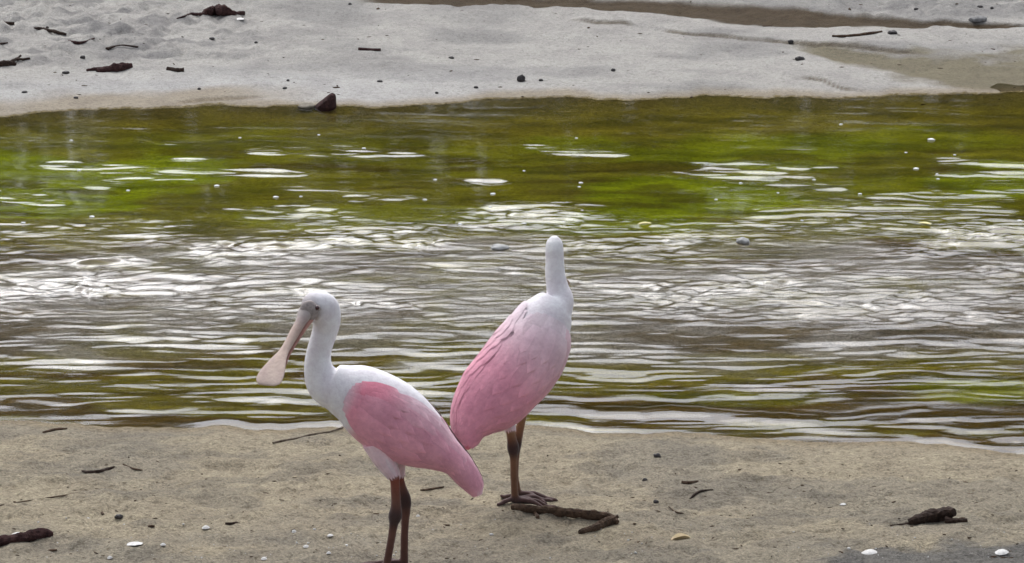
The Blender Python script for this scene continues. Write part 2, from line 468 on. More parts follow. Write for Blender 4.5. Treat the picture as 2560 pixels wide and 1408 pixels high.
class Loft:
    """rings of ellipses along a curve; side = reference direction of angle 0"""
    def __init__(self, rows, ref, n=70, seg=36):
        R_ = np.asarray(rows, float)
        d_ = np.concatenate([[0], np.cumsum(np.sqrt(np.sum(np.diff(R_[:, :3], axis=0) ** 2, 1)) + 1e-6)])
        self.sk = d_ / d_[-1]                     # where each control row lies along the curve
        c = catmull(rows, n)                      # x y z a b
        self.n, self.seg = n, seg
        self.c = c[:, :3]; self.a = np.maximum(c[:, 3], .0008); self.b = np.maximum(c[:, 4], .0008)
        T = np.gradient(self.c, axis=0); T /= np.linalg.norm(T, axis=1)[:, None]
        ref = np.asarray(ref, float)
        A = ref[None] - T * (T @ ref)[:, None]; A /= np.linalg.norm(A, axis=1)[:, None]
        self.T, self.A, self.B = T, A, np.cross(T, A)
    def p(self, s, th, off=0.0):
        """point at s in 0..1 along the curve, angle th (0 = ref side), lifted by off"""
        f = np.clip(np.asarray(s, float), 0, 1) * (self.n - 1)
        i = np.minimum(f.astype(int), self.n - 2); w = (f - i)[..., None]
        L = lambda q: q[i] * (1 - w) + q[i + 1] * w
        a, b = L(self.a[:, None])[..., 0], L(self.b[:, None])[..., 0]
        off = np.asarray(off, float)
        return L(self.c) + L(self.A) * ((a + off) * np.cos(th))[..., None] + L(self.B) * ((b + off) * np.sin(th))[..., None]
    def mesh(self):
        th = np.linspace(0, 2 * np.pi, self.seg, endpoint=False)
        S, TH = np.meshgrid(np.linspace(0, 1, self.n), th, indexing='ij')
        V = self.p(S, TH).reshape(-1, 3)
        F = []
        for i in range(self.n - 1):
            for j in range(self.seg):
                k = (j + 1) % self.seg
                F.append((i * self.seg + j, i * self.seg + k, (i + 1) * self.seg + k, (i + 1) * self.seg + j))
        F.append(tuple(range(self.seg))[::-1]); F.append(tuple((self.n - 1) * self.seg + j for j in range(self.seg)))
        return V, F, S.ravel(), TH.ravel()

def feather_material(name, streak=1.0):
    m, n, l, b = new_mat(name)
    at = node(n, 'ShaderNodeAttribute', attribute_name='tone')
    tc = n.new('ShaderNodeTexCoord')
    nz = node(n, 'ShaderNodeTexNoise', Scale=95.0, Detail=5.0, Roughness=0.7); l.new(tc.outputs['Object'], nz.inputs['Vector'])
    n2 = node(n, 'ShaderNodeTexNoise', Scale=22.0, Detail=3.0); l.new(tc.outputs['Object'], n2.inputs['Vector'])
    c = mixcol(n, l, 'MULTIPLY', .8, at.outputs['Color'], ramp(n, l, nz.outputs['Fac'], [(.3, (.86, .83, .85)), (.65, (1.05, 1.05, 1.05))]))
    c = mixcol(n, l, 'MULTIPLY', .7, c, ramp(n, l, n2.outputs['Fac'], [(.35, (.86, .80, .84)), (.65, (1.06, 1.06, 1.06))]))
    l.new(c, b.inputs['Base Color'])
    b.inputs['Roughness'].default_value = .78
    b.inputs['Specular IOR Level'].default_value = .25
    b.inputs['Sheen Weight'].default_value = .15
    bp = node(n, 'ShaderNodeBump', Strength=.55, Distance=.003); l.new(nz.outputs['Fac'], bp.inputs['Height'])
    l.new(bp.outputs[0], b.inputs['Normal'])
    return m

M_BODY = feather_material('plumage')
M_WING = feather_material('wing_plumage')
M_BILL = feather_material('bill_horn'); M_BILL.node_tree.nodes['Principled BSDF'].inputs['Roughness'].default_value = .5
BILLC = [(0, np.array([.33, .30, .28])), (.14, np.array([.42, .37, .34])), (.3, np.array([.50, .385, .315])), (.6, np.array([.56, .435, .355])), (1, np.array([.58, .465, .39]))]
M_FACE = simple_mat('bare_face_skin', (.20, .17, .16), (.38, .33, .31), 160, .6, .5, .002)
M_EYE = simple_mat('eye_dark', (.03, .006, .006), (.05, .01, .01), 20, .12, 0, .001, spec=.6)

WHITE, PALE, PINK, ROSE, LEGC, LEGD = (np.array(c) for c in ([.80, .795, .80], [.80, .60, .64], [.78, .355, .435], [.80, .235, .315], [.125, .056, .038], [.052, .028, .024]))

def mixv(a, b, t): return np.asarray(a) * (1 - t) + np.asarray(b) * t

def blend(stops, t):
    t = np.clip(t, stops[0][0], stops[-1][0])
    out = np.zeros((len(t), 3))
    for k in range(3):
        out[:, k] = np.interp(t, [s[0] for s in stops], [s[1][k] for s in stops])
    return out

def build_body(name, parts, parent, voxel=.0027):
    """parts: list of (Loft, colour function(s, th)) -> one continuous skin, coloured from the nearest loft point"""
    V, F, C = [], [], []
    for lf, cf in parts:
        v, f, s, th = lf.mesh()
        o = sum(len(q) for q in V)
        V.append(v); F += [tuple(o + i for i in q) for q in f]; C.append(cf(s, th))
    V, C = np.concatenate(V), np.concatenate(C)
    me = bpy.data.meshes.new(name); me.from_pydata(V.tolist(), [], F); me.update()
    tmp = bpy.data.objects.new(name, me); COL.objects.link(tmp)
    md = tmp.modifiers.new('remesh', 'REMESH'); md.mode = 'VOXEL'; md.voxel_size = voxel
    sm = tmp.modifiers.new('smooth', 'SMOOTH'); sm.factor = .5; sm.iterations = 5
    ev = tmp.evaluated_get(bpy.context.evaluated_depsgraph_get())
    m2 = bpy.data.meshes.new_from_object(ev)
    COL.objects.unlink(tmp); bpy.data.objects.remove(tmp)
    kd = kdtree.KDTree(len(V))
    for i, q in enumerate(V): kd.insert(q, i)
    kd.balance()
    co = np.zeros(len(m2.vertices) * 3); m2.vertices.foreach_get('co', co); co = co.reshape(-1, 3)
    rgb = np.zeros((len(co), 3))
    for i, q in enumerate(co):
        w = 0
        for (_, k, d) in kd.find_n(q, 5):
            g = 1 / (d + .002); rgb[i] += C[k] * g; w += g
        rgb[i] /= w
    col_attr(m2, 'tone', rgb)
    m2.materials.clear(); m2.materials.append(M_BODY)
    m2.polygons.foreach_set('use_smooth', [True] * len(m2.polygons))
    return link(bpy.data.objects.new(name, m2), parent)

def feathers(name, loft, specs, parent, sign=1, mirror=math.pi, mat=None, NS=9, NW=6):
    """specs: (s0, th0, s1, th1, half_width_m, lift0, lift1, colour); each blade hugs the loft, rachis raised, edges tucked"""
    V, F, C = [], [], []
    for (s0, t0, s1, t1, hw, l0, l1, col) in specs:
        k = np.linspace(0, 1, NS)
        sc = s0 + (s1 - s0) * k; tc = t0 + (t1 - t0) * k
        if sign < 0: tc = mirror - tc
        prof = hw * np.sqrt(np.clip(1 - (np.clip((k - .55) / .45, 0, 1)) ** 2.2, .0, 1)) * (.55 + .45 * sstep(0, .35, k))
        prof = np.maximum(prof, .0006)
        w = np.linspace(-1, 1, NW)
        S = sc[:, None] + 0 * w[None]
        f = np.clip(sc, 0, 1) * (loft.n - 1); i = np.minimum(f.astype(int), loft.n - 1)
        rad = np.maximum(.5 * (loft.a[i] + loft.b[i]), .004)
        TH = tc[:, None] + (prof / rad)[:, None] * w[None]
        S = np.clip(S - .008 * (w[None] ** 2) * k[:, None], 0, 1)
        lift = (l0 + (l1 - l0) * k)[:, None] + min(.0008, hw * .06) * (1 - w[None] ** 2)
        top = loft.p(S, TH, lift).reshape(-1, 3)
        o = sum(len(q) for q in V)
        V.append(top)
        nv = NS * NW
        for a in range(NS - 1):
            for b in range(NW - 1):
                F.append((o + a * NW + b, o + a * NW + b + 1, o + (a + 1) * NW + b + 1, o + (a + 1) * NW + b))
        sh = (1.0 - .07 * sstep(.2, .55, k)[:, None] * (1 - sstep(.72, .97, k)[:, None]) * (1 - .6 * np.abs(w)[None]) + .05 * sstep(.8, 1, k)[:, None] - .10 * sstep(.75, 1, np.abs(w))[None] * sstep(.25, .6, k)[:, None]).reshape(-1, 1)
        cc = (np.repeat(np.array([col(q) for q in sc]), NW, 0) if callable(col) else np.tile(np.asarray(col), (nv, 1))) * sh
        C.append(cc)
    V, C = np.concatenate(V), np.concatenate(C)
    o = mesh_obj(name, V.tolist(), F, mat or M_WING, parent)
    col_attr(o.data, 'tone', C)
    return o

def wing_specs(loft, sa, sb, th_top, th_bot, colf, seed, rows=9, flight=True):
    """shingled rows of coverts from the shoulder back, then long flight feathers to the tip"""
    r = np.random.default_rng(seed); out = []
    for i in range(rows - 1, -1, -1):
        f = i / (rows - 1)
        s = sa + (sb - sa) * f * .72
        n = int(9 - 3 * f)
        for j in range(n):
            g = (j + .5 * (i % 2)) / (n - 1 + .5)
            tt = np.interp(s, [q[0] for q in th_top], [q[1] for q in th_top]); tb = np.interp(s, [q[0] for q in th_bot], [q[1] for q in th_bot])
            th = tt + (tb - tt) * g
            s = sa + (sb - sa) * f * .72 + .030 * abs(2 * g - 1) ** 2.2 * (1 - f) + r.uniform(-.005, .005)
            ln = .13 + .13 * f + r.uniform(-.01, .01)
            s1 = min(s + ln, 1)
            tt1 = np.interp(s1, [q[0] for q in th_top], [q[1] for q in th_top]); tb1 = np.interp(s1, [q[0] for q in th_bot], [q[1] for q in th_bot])
            arch = math.sin(math.pi * min(max(g, 0), 1)) ** .6 * sstep(0, .09, np.array(s - sa + .03))
            lift = .003 + .006 * float(arch)
            out.append((s, th, s1, tt1 + (tb1 - tt1) * g, .0135 + .004 * f, lift - .0010, lift + .0012, (lambda g_, j_: (lambda q: colf(q, g_) * j_))(g, r.uniform(.90, 1.06))))
    if flight:
        for j in range(9):
            g = (j + .5) / 9
            s0 = sa + (sb - sa) * .55; s1 = min(1, sb - .05 + .05 * math.sin(j * 1.7) + .04 * (1 - g))
            tt = np.interp(s0, [q[0] for q in th_top], [q[1] for q in th_top]); tb = np.interp(s0, [q[0] for q in th_bot], [q[1] for q in th_bot])
            tt1 = np.interp(s1, [q[0] for q in th_top], [q[1] for q in th_top]); tb1 = np.interp(s1, [q[0] for q in th_bot], [q[1] for q in th_bot])
            out.insert(0, (s0, tt + (tb - tt) * g, s1, tt1 + (tb1 - tt1) * g, .012, .004, .003, (lambda g_, j_: (lambda q: colf(q, g_) * j_))(g, r.uniform(.90, 1.06))))
    return out


def wing_top(lst, sk): return [(sk[i], math.radians(a)) for i, a in lst]

class Bird:
    def __init__(self, label, foot_uv):
        g = ground_at(*foot_uv)
        self.g, self.G = g, np.array(g)
        self.s = FPX / (g.y * CP + (CAM_Z - g.z) * SP)        # pixels per metre at the bird
        self.root = bpy.data.objects.new('spoonbill', None); self.root.empty_display_size = .1
        self.root.location = g
        link(self.root); tag(self.root, label, 'bird', 'spoonbills on the sand')
        self.parts = []
    def P(self, u, v, dy): return np.array(at_depth(u, v, self.g.y + dy)) - self.G
    def spine(self, rows, ref, colf):
        """rows: u, v, half height on screen, half depth (pixels), dy (metres)"""
        self.sp = Loft([list(self.P(u, v, dy)) + [dep / self.s, scr / self.s] for (u, v, scr, dep, dy) in rows], ref, 120, 48)
        self.parts.append((self.sp, lambda q, th: colf(self.sp, q, th)))
    tib = np.array([.22, .060, .036]); sk_col = LEGC
    def leg(self, rows, foot, toes, skin, top_col):
        """rows: u, v, r px, dy; foot: (x, y) offset of the ankle; toes: (dx, dy, length)"""
        q = [list(self.P(u, v, dy)) + [r / self.s] * 2 for (u, v, r, dy) in rows]
        fx, fy = foot
        fz = gz(self.G[0] + fx, self.G[1] + fy) - self.G[2]
        q.append([fx, fy, fz + .016, .0095, .0095]); q.append([fx, fy, fz + .004, .0105, .0105])
        lf = Loft(q, (0, -1, .1), 60, 16)
        joint = lf.sk[skin]
        tb = lf.sk[top_col]
        def cf(s_, th):
            c = blend([(tb - .03, PALE * 1.05), (tb, PALE * .95), (tb + .02, self.tib), (joint - .12, self.sk_col * 1.2), (joint - .03, LEGD), (joint + .04, LEGD), (joint + .12, self.sk_col), (.93, self.sk_col * .8), (1, LEGD)], s_)
            return c
        self.parts.append((lf, cf))
        r_ = np.random.default_rng(len(self.parts))
        tuft = [(tb - .10 - .05 * r_.random(), th_, tb + .012 + .025 * r_.random(), th_ + r_.normal(0, .15), .0045, .0005, .0032, mixv(PALE, WHITE, r_.random() * .6)) for th_ in np.linspace(0, 6.1, 17)]
        self.tufts = getattr(self, 'tufts', []) + [(lf, tuft)]
        for dx, dy, ln in toes:
            d = np.array([dx, dy]) / math.hypot(dx, dy)
            ch = []
            for k, r in ((0, .0085), (.18, .0068), (.4, .0060), (.52, .0066), (.75, .0050), (.92, .0042), (1, .0018)):
                x, y = fx + d[0] * ln * k, fy + d[1] * ln * k
                z = gz(self.G[0] + x, self.G[1] + y) - self.G[2]
                arch = .007 * math.sin(math.pi * min(k * 1.5, 1)) * (1 - k)
                ch.append([x, y, z + r * .75 + arch, r, r])
            self.parts.append((Loft(ch, (0, 0, 1), 26, 12), lambda s_, th: blend([(0, LEGD * 1.3), (1, LEGD * 1.6)], s_)))
    def finish(self):
        for lf, tuft in self.tufts: feathers('thigh_feathers', lf, tuft, self.root, NS=6, NW=4)
        return build_body('body', self.parts, self.root)
    def ball(self, name, c, r, mat, sc=(1, 1, 1)):
        bm = bmesh.new(); bmesh.ops.create_uvsphere(bm, u_segments=16, v_segments=10, radius=r)
        for v in bm.verts: v.co = Vector((v.co.x * sc[0], v.co.y * sc[1], v.co.z * sc[2])) + Vector(c)
        me = bpy.data.meshes.new(name); bm.to_mesh(me); bm.free(); me.materials.append(mat)
        me.polygons.foreach_set('use_smooth', [True] * len(me.polygons))
        return link(bpy.data.objects.new(name, me), self.root)
    def loft_part(self, name, rows, ref, mat, n=50, seg=20, cols=None):
        v, f, s_, _ = Loft(rows, ref, n, seg).mesh()
        o = mesh_obj(name, v.tolist(), f, mat, self.root)
        if cols is not None: col_attr(o.data, 'tone', blend(cols, s_))
        return o

# -- the bird in side view, bill turned down towards the water
b1 = Bird('white-necked pink spoonbill in side view with its long spoon bill pointing down', (992, 1420))
S1 = [(763, 778, 13, 14, -.035), (772, 770, 27, 24, -.030), (788, 765, 37, 32, -.022), (806, 773, 42, 35, -.012), (816, 795, 36, 33, -.006), (814, 822, 32, 30, 0),
      (805, 852, 30, 29, 0), (796, 888, 31, 30, 0), (797, 925, 37, 36, 0), (814, 957, 50, 46, 0), (848, 972, 62, 58, 0), (895, 991, 81, 72, 0), (950, 1027, 94, 80, 0), (1008, 1067, 91, 78, 0),
      (1063, 1101, 71, 66, 0), (1105, 1128, 46, 52, 0), (1137, 1151, 31, 40, 0), (1163, 1183, 25, 30, 0), (1184, 1213, 17, 20, 0), (1193, 1237, 6, 7, 0)]
def col1(lf, s_, th):
    k = lf.sk
    c = blend([(0, np.array([.40, .35, .34])), (k[1], np.array([.50, .47, .46])), (k[2], WHITE * .97), (k[11], WHITE), (k[13], WHITE * .98), (k[15], mixv(WHITE, PALE, .8)), (k[17], PINK * 1.05), (1, PINK)], s_)
    c = mix(c, np.array([.36, .33, .32]), sstep(k[3] - .004, k[1], s_) * sstep(-.35, .1, np.sin(th)) * sstep(-.6, .3, np.cos(th)) * .8)
    belly = sstep(.45, .8, np.sin(th)) * sstep(k[11], k[12] - .01, s_)
    tail = sstep(k[12], k[14], s_)
    c = mix(c, PALE, .75 * sstep(-.97, -.70, np.sin(th)) * sstep(k[11], k[13], s_))
    c = mix(c, np.array([.72, .30, .36]), belly * .9)
    c = mix(c, np.array([.66, .13, .19]), belly * tail * .8)
    return c
b1.spine(S1, (0, -1, .05), col1)
b1.leg([(950, 1105, 46, -.025), (960, 1140, 33, -.030), (972, 1168, 22, -.032), (983, 1187, 15, -.032), (987, 1200, 12.5, -.032), (989, 1235, 12, -.032), (990, 1268, 13.5, -.032), (988, 1290, 17.5, -.032), (984, 1312, 11.5, -.030), (978, 1350, 10, -.030)],
       (-.022, -.028), [(-1, -.55, .085), (-1, -.05, .095), (-.75, .65, .08), (1, .35, .045)], 7, 3)
b1.leg([(985, 1120, 40, .028), (990, 1160, 24, .030), (996, 1188, 14, .030), (1003, 1215, 12, .030), (1012, 1248, 16, .030), (1014, 1275, 13, .030), (1013, 1300, 10.5, .028), (1011, 1345, 10, .025)],
       (.016, .022), [(-1, -.45, .085), (-1, .1, .095), (-.6, .8, .08), (1, -.25, .045)], 4, 2)
b1.finish()
sk = b1.sp.sk
sk1 = sk[11]
def colw1(s_, g):
    f = (s_ - sk1) / (1 - sk1)
    c = mixv(ROSE, PINK, min(1, .25 + f * 2.2 + .5 * (g > .3)))
    c = mixv(c, mixv(WHITE, PALE, .6), .75 * max(0, 1 - g / .34) * min(1, max(0, f * 5 - .5)))
    c = mixv(c, WHITE, .85 * max(0, (s_ - .975) / .025) * (g < .5))
    c = mixv(mixv(WHITE, PALE, .7), c, min(1, max(.25, (s_ - sk1 + .05) / .045)))
    c = mixv(c, np.array([.78, .39, .48]), max(0, f - .45) * 1.1)
    return c
top = [(sk[11], math.radians(-34)), (sk[12], math.radians(-48)), (sk[13], math.radians(-56)), (sk[15], math.radians(-62)), (1, math.radians(-80))]
bot = [(sk[11], math.radians(30)), (sk[12], math.radians(44)), (sk[14], math.radians(62)), (sk[16], math.radians(70)), (1, math.radians(70))]
ws = wing_specs(b1.sp, sk[11] - .045, 1.0, top, bot, colw1, 3)
feathers('wing', b1.sp, ws, b1.root, 1)
feathers('wing', b1.sp, ws, b1.root, -1, math.pi)
tl = [(sk[14], math.radians(a), .995 - .012 * abs(i - 3), math.radians(a * .9 - 9), .011, .002, .002, mixv(PINK, PALE, .35)) for i, a in enumerate((-150, -130, -110, -90, -70, -50, -30))]
feathers('tail_feathers', b1.sp, tl, b1.root)
lat = (.77, -.64, 0)
def bill_rows(bd, pts): return [list(bd.P(u, v, dy)) + [a / bd.s, b / bd.s] for (u, v, a, b, dy) in pts]
b1.loft_part('upper_bill', bill_rows(b1, [(772, 768, 18, 16, -.040), (764, 782, 20, 17, -.050), (752, 805, 14, 12, -.066), (736, 833, 13.5, 10, -.083), (721, 860, 13, 8, -.099), (708, 882, 16, 5, -.112), (694, 905, 27, 3.5, -.125),
              (682, 929, 38, 2.8, -.138), (674, 946, 41, 2.5, -.147), (669, 957, 37, 2, -.152), (667, 964, 24, 1.2, -.155)]), lat, M_BILL, cols=BILLC)
b1.loft_part('lower_bill', bill_rows(b1, [(780, 782, 15, 12, -.040), (770, 800, 14, 9, -.050), (757, 822, 11, 6, -.064), (742, 846, 10, 5, -.080), (727, 869, 11, 4, -.094), (712, 890, 15, 3.5, -.108), (698, 912, 23, 3, -.120),
              (685, 934, 29, 3, -.133), (676, 950, 28, 2.5, -.143), (670, 960, 14, 2, -.150)]), lat, simple_mat('lower_bill_horn', (.34, .16, .13), (.50, .27, .22), 70, .55, .5, .002))
b1.ball('eye', b1.P(792, 770, -.056), .0056, M_EYE)
b1.ball('face_skin', b1.P(773, 777, -.053), .0205, M_FACE, (1.0, .55, 1.15))
b1.ball('eye_ring', b1.P(789, 771, -.050), .0095, M_FACE, (1.25, .8, .8))
b1.ball('eye', b1.P(764, 752, .000), .0052, M_EYE)

# -- the bird seen from behind, facing the stream
b2 = Bird('pink spoonbill seen from behind with pale head turned away towards the stream', (1287, 1257))
S2 = [(1386, 591, 8, 8, .10), (1386, 603, 19, 22, .10), (1386, 622, 22.5, 30, .10), (1387, 650, 23, 27, .095), (1388, 685, 25, 26, .09), (1394, 720, 28, 30, .085), (1399, 748, 36, 38, .08),
      (1383, 772, 56, 52, .07), (1360, 808, 73, 60, .055), (1338, 857, 86, 68, .035), (1308, 905, 91, 72, .015), (1270, 951, 88, 68, -.010), (1226, 1000, 82, 60, -.035), (1190, 1043, 60, 46, -.06),
      (1173, 1079, 37, 32, -.08), (1171, 1107, 19, 20, -.095), (1168, 1124, 5, 6, -.105)]
def col2(lf, s_, th):
    k = lf.sk
    c = blend([(0, np.array([.74, .755, .735])), (k[3], WHITE * .97), (k[7], WHITE), (k[8], mixv(WHITE, PALE, .25)), (k[10], mixv(PALE, PINK, .5)), (k[12], PINK), (1, ROSE)], s_)
    return c
b2.tib = np.array([.28, .165, .080]); b2.sk_col = np.array([.19, .095, .050])
b2.spine(S2, (0, -1, .12), col2)
b2.leg([(1290, 985, 34, .0), (1278, 1020, 22, .0), (1273, 1046, 14, .0), (1275, 1072, 11.5, .0), (1280, 1100, 12.5, .0), (1283, 1120, 15.5, .0), (1284, 1146, 10, .0), (1285, 1195, 9.2, .0)],
       (.0, .0), [(1, .42, .10), (1, .02, .105), (.9, -.40, .085), (-1, -.75, .055)], 5, 3)
b2.leg([(1325, 965, 34, .05), (1315, 1000, 20, .052), (1310, 1022, 13, .052), (1303, 1055, 11, .052), (1296, 1090, 11.5, .052), (1291, 1112, 13, .052), (1289, 1140, 10, .05), (1288, 1190, 9, .048)],
       (.006, .046), [(1, .40, .09), (1, .0, .10), (.9, -.42, .08), (-1, .3, .045)], 5, 2)
b2.finish()
sk = b2.sp.sk
def colw2(s_, g):
    f = (s_ - sk[8]) / (1 - sk[8])
    c = mixv(mixv(WHITE, PALE, .4), PINK, min(1, max(0, f * 1.9 + .09)))
    c = mixv(c, np.array([.74, .28, .37]), max(0, f - .4) * .9)
    if g > .75: c = mixv(c, PINK * .9, .35)
    return c
top = [(sk[7], math.radians(28)), (sk[10], math.radians(40)), (sk[13], math.radians(50)), (1, math.radians(60))]
bot = [(sk[7], math.radians(-62)), (sk[10], math.radians(-86)), (sk[13], math.radians(-80)), (1, math.radians(-70))]
feathers('wing', b2.sp, wing_specs(b2.sp, sk[8] - .03, 1.0, top, bot, colw2, 8), b2.root)
top = [(sk[7], math.radians(54)), (sk[10], math.radians(52)), (sk[13], math.radians(60)), (1, math.radians(66))]
bot = [(sk[7], math.radians(120)), (sk[10], math.radians(150)), (sk[13], math.radians(140)), (1, math.radians(120))]
feathers('wing', b2.sp, wing_specs(b2.sp, sk[8] - .03, 1.0, top, bot, colw2, 9), b2.root)
tl = [(sk[12], math.radians(a), .99 - .012 * abs(i - 3), math.radians(a), .011, .001, .001, mixv(PINK, ROSE, .35)) for i, a in enumerate((120, 90, 60, 30, 0, -30, -60))]
feathers('tail_feathers', b2.sp, tl, b2.root)
hx, hy, hz = b2.P(1386, 625, .125)
def brow(t, a, b): return [hx + .02 * t, hy + .135 * t, hz - .125 * t, a, b]
b2.loft_part('upper_bill', [brow(0, .016, .015), brow(.15, .014, .012), brow(.4, .010, .008), brow(.6, .009, .006), brow(.75, .014, .005), brow(.9, .022, .004), brow(.97, .018, .003), brow(1, .005, .002)], (1, 0, 0), M_BILL, cols=BILLC)
b2.loft_part('lower_bill', [[q[0], q[1] - .004, q[2] - .009, q[3], q[4]] for q in (brow(0, .014, .010), brow(.4, .009, .005), brow(.62, .008, .004), brow(.8, .016, .003), brow(.93, .018, .003), brow(.98, .006, .002))], (1, 0, 0), M_BILL, cols=BILLC)
b2.ball('eye', (hx - .0165, hy + .010, hz + .004), .0050, M_EYE)
b2.ball('eye', (hx + .0165, hy + .010, hz + .004), .0050, M_EYE)

# ------------------------------------------------------------------ driftwood, stones, shells and litter
M_BARK = simple_mat('wet_bark', (.016, .010, .008), (.060, .038, .028), 90, .75, 1.0, .006, (1, 1, 1), .12)
M_WOOD = simple_mat('weathered_wood', (.025, .016, .011), (.125, .080, .052), 90, .8, 1.0, .006, spec=.12)
M_GREYWOOD = simple_mat('grey_wood', (.16, .145, .135), (.38, .35, .34), 60, .8, .7, .004)
M_MAROON = simple_mat('maroon_wood', (.018, .008, .009), (.075, .036, .032), 80, .75, 1.0, .006, spec=.12)
M_STONE = simple_mat('dark_stone', (.012, .010, .010), (.05, .042, .040), 80, .55, .6, .003)
M_SHELL = simple_mat('shell', (.38, .37, .35), (.62, .60, .57), 90, .45, .4, .001)
M_LEAFY = simple_mat('yellow_leaf', (.48, .42, .14), (.70, .64, .26), 60, .5, .4, .001)
M_LEAFT = simple_mat('tan_leaf', (.46, .36, .20), (.70, .58, .38), 60, .6, .4, .001)
M_FLECK = simple_mat('pale_fleck', (.68, .67, .64), (.84, .84, .82), 90, .4, .4, .001)
M_CLOD = simple_mat('sand_clod', (.24, .23, .22), (.38, .37, .355), 120, .95, .8, .004)

def rough_tube(pts, seed, seg=12, per=13, rough=.2, squash=.8):
    """pts: world points with radius -> knobbly closed tube"""
    pts = list(pts)
    if max(r for p, r in pts) > .006:             # broken, blunt ends
        for e, q in ((0, 1), (-1, -2)):
            pts[e] = (pts[e][0], max(pts[e][1], .62 * pts[q][1]))
    rows = [list(p) + [r, r * squash] for p, r in pts]
    lf = Loft(rows, (0, 0, 1), max(8, per * (len(rows) - 1) + 1), seg)
    v, f, s_, th = lf.mesh()
    v = v.copy(); cen = np.repeat(lf.c, seg, 0)
    nz = np.array([mnoise.noise(Vector((q[0] * 38 + seed, q[1] * 38, q[2] * 38))) + .55 * mnoise.noise(Vector((q[0] * 110, q[1] * 110 + seed, q[2] * 110))) for q in v])
    ca = np.cos(th * 3 + seed) * .07
    return cen + (v - cen) * (1 + rough * 2.2 * nz + ca)[:, None], f

def place(name, verts, faces, mat, origin, label, cat, group=None, parent=None):
    v = np.asarray(verts) - np.asarray(origin)
    o = mesh_obj(name, v.tolist(), faces, mat, parent, smooth=False)
    if parent is None:
        o.location = origin
        tag(o, label, cat, group)
    return o

def ppm(p): return FPX / (p.y * CP + (CAM_Z - p.z) * SP)

def stick(name, label, cat, pts, mat, branches=(), seed=1, group=None, water=False, rough=.18):
    """pts: (u, v, r px, height px above the ground); branches are side twigs of the same piece"""
    def chain(ps):
        out = []
        for (u, v, r, lift) in ps:
            if water:
                x, y = uv_to_plane(u, v + lift); g = Vector((float(x), float(y), 0.0))
            else:
                g = ground_at(u, v + lift)
            k = ppm(g)
            out.append((Vector((g.x, g.y, g.z + (lift + r * .55) / k)), r / k))
        return out
    main = chain(pts)
    o0 = sum((p for p, r in main), Vector()) / len(main)
    o0.z = min(p.z - r for p, r in main)
    v, f = rough_tube(main, seed, rough=rough)
    ob = place(name, v, f, mat, o0, label, cat, group)
    for i, b in enumerate(branches):
        v, f = rough_tube(chain(b), seed + 3 + i, seg=8)
        place('side_twig', v, f, mat, o0, '', '', None, ob)
    return ob

def lump(name, label, cat, u, v, w, h, mat, seed=1, depth=.8, group=None, water=False, sub=3, jag=.28, sink=.25, flat=False):
    """a stone or chunk w wide and h high on screen (pixels), standing at (u, v)"""
    if water:
        x, y = uv_to_plane(u, v); g = Vector((float(x), float(y), 0))
    else:
        g = ground_at(u, v)
    k = ppm(g)
    bm = bmesh.new(); bmesh.ops.create_icosphere(bm, subdivisions=sub, radius=1)
    for q in bm.verts:
        n = 1 + jag * mnoise.noise(q.co * 1.3 + Vector((seed, 0, 0))) + jag * .5 * mnoise.noise(q.co * 3.1 + Vector((0, seed, 0)))
        q.co = q.co * n
        if flat and q.co.z < -.2: q.co.z = -.2
        q.co = Vector((q.co.x * w / 2 / k, q.co.y * w / 2 / k * depth, q.co.z * h / 1.7 / k + h / k * (.5 - sink)))
    me = bpy.data.meshes.new(name); bm.to_mesh(me); bm.free(); me.materials.append(mat)
    me.polygons.foreach_set('use_smooth', [True] * len(me.polygons))
    o = link(bpy.data.objects.new(name, me)); o.location = g
    return tag(o, label, cat, group)

def shell(name, label, u, v, w, h, yaw=0.0, mat=None, group=None):
    """half of a clam shell lying hollow side down, ribbed"""
    g = ground_at(u, v); k = ppm(g)
    V, F = [], []
    n, m = 9, 20
    for i in range(n):
        r = i / (n - 1)
        for j in range(m):
            a = 2 * math.pi * j / m
            rib = 1 + .05 * math.cos(8 * a)
            fan = 1 - .22 * max(0, math.cos(a)) ** 3
            V.append((r * math.cos(a) * .5 * w / k * fan * rib, r * math.sin(a) * .42 * w / k * rib, h * .6 / k * (1 - r ** 2.2) + .0008))
    for i in range(n - 1):
        for j in range(m):
            F.append((i * m + j, (i + 1) * m + j, (i + 1) * m + (j + 1) % m, i * m + (j + 1) % m))
    F.append(tuple((n - 1) * m + j for j in range(m)))
    o = mesh_obj(name, V, F, mat or M_SHELL)
    o.location = g; o.rotation_euler = (random.uniform(-.15, .15), random.uniform(-.15, .15), yaw)
    return tag(o, label, 'shell', group)

def leaf(name, label, u, v, w, mat, yaw=0.0, water=False, curl=.35, group=None, cat='leaf'):
    if water:
        x, y = uv_to_plane(u, v); g = Vector((float(x), float(y), .003))
    else:
        g = ground_at(u, v)
    k = ppm(g); L = w / k
    V, F = [], []
    n, m = 10, 5
    for side in (1, -1):
        for i in range(n):
            t_ = i / (n - 1); hw = .24 * L * math.sin(math.pi * min(.02 + t_ * .97, .99)) ** .8
            for j in range(m):
                q = (j / (m - 1)) * 2 - 1
                V.append(((t_ - .5) * L, q * hw, curl * L * .35 * abs(q) ** 1.5 * math.sin(math.pi * t_) + curl * L * .25 * (t_ - .4) ** 2 + .0012 * side + .0018))
    for s_ in (0, 1):
        for i in range(n - 1):
            for j in range(m - 1):
                a = s_ * n * m + i * m + j
                q = (a, a + m, a + m + 1, a + 1)
                F.append(q if s_ else q[::-1])
    o = mesh_obj(name, V, F, mat)
    o.location = g; o.rotation_euler = (0, 0, yaw)
    return tag(o, label, cat, group)

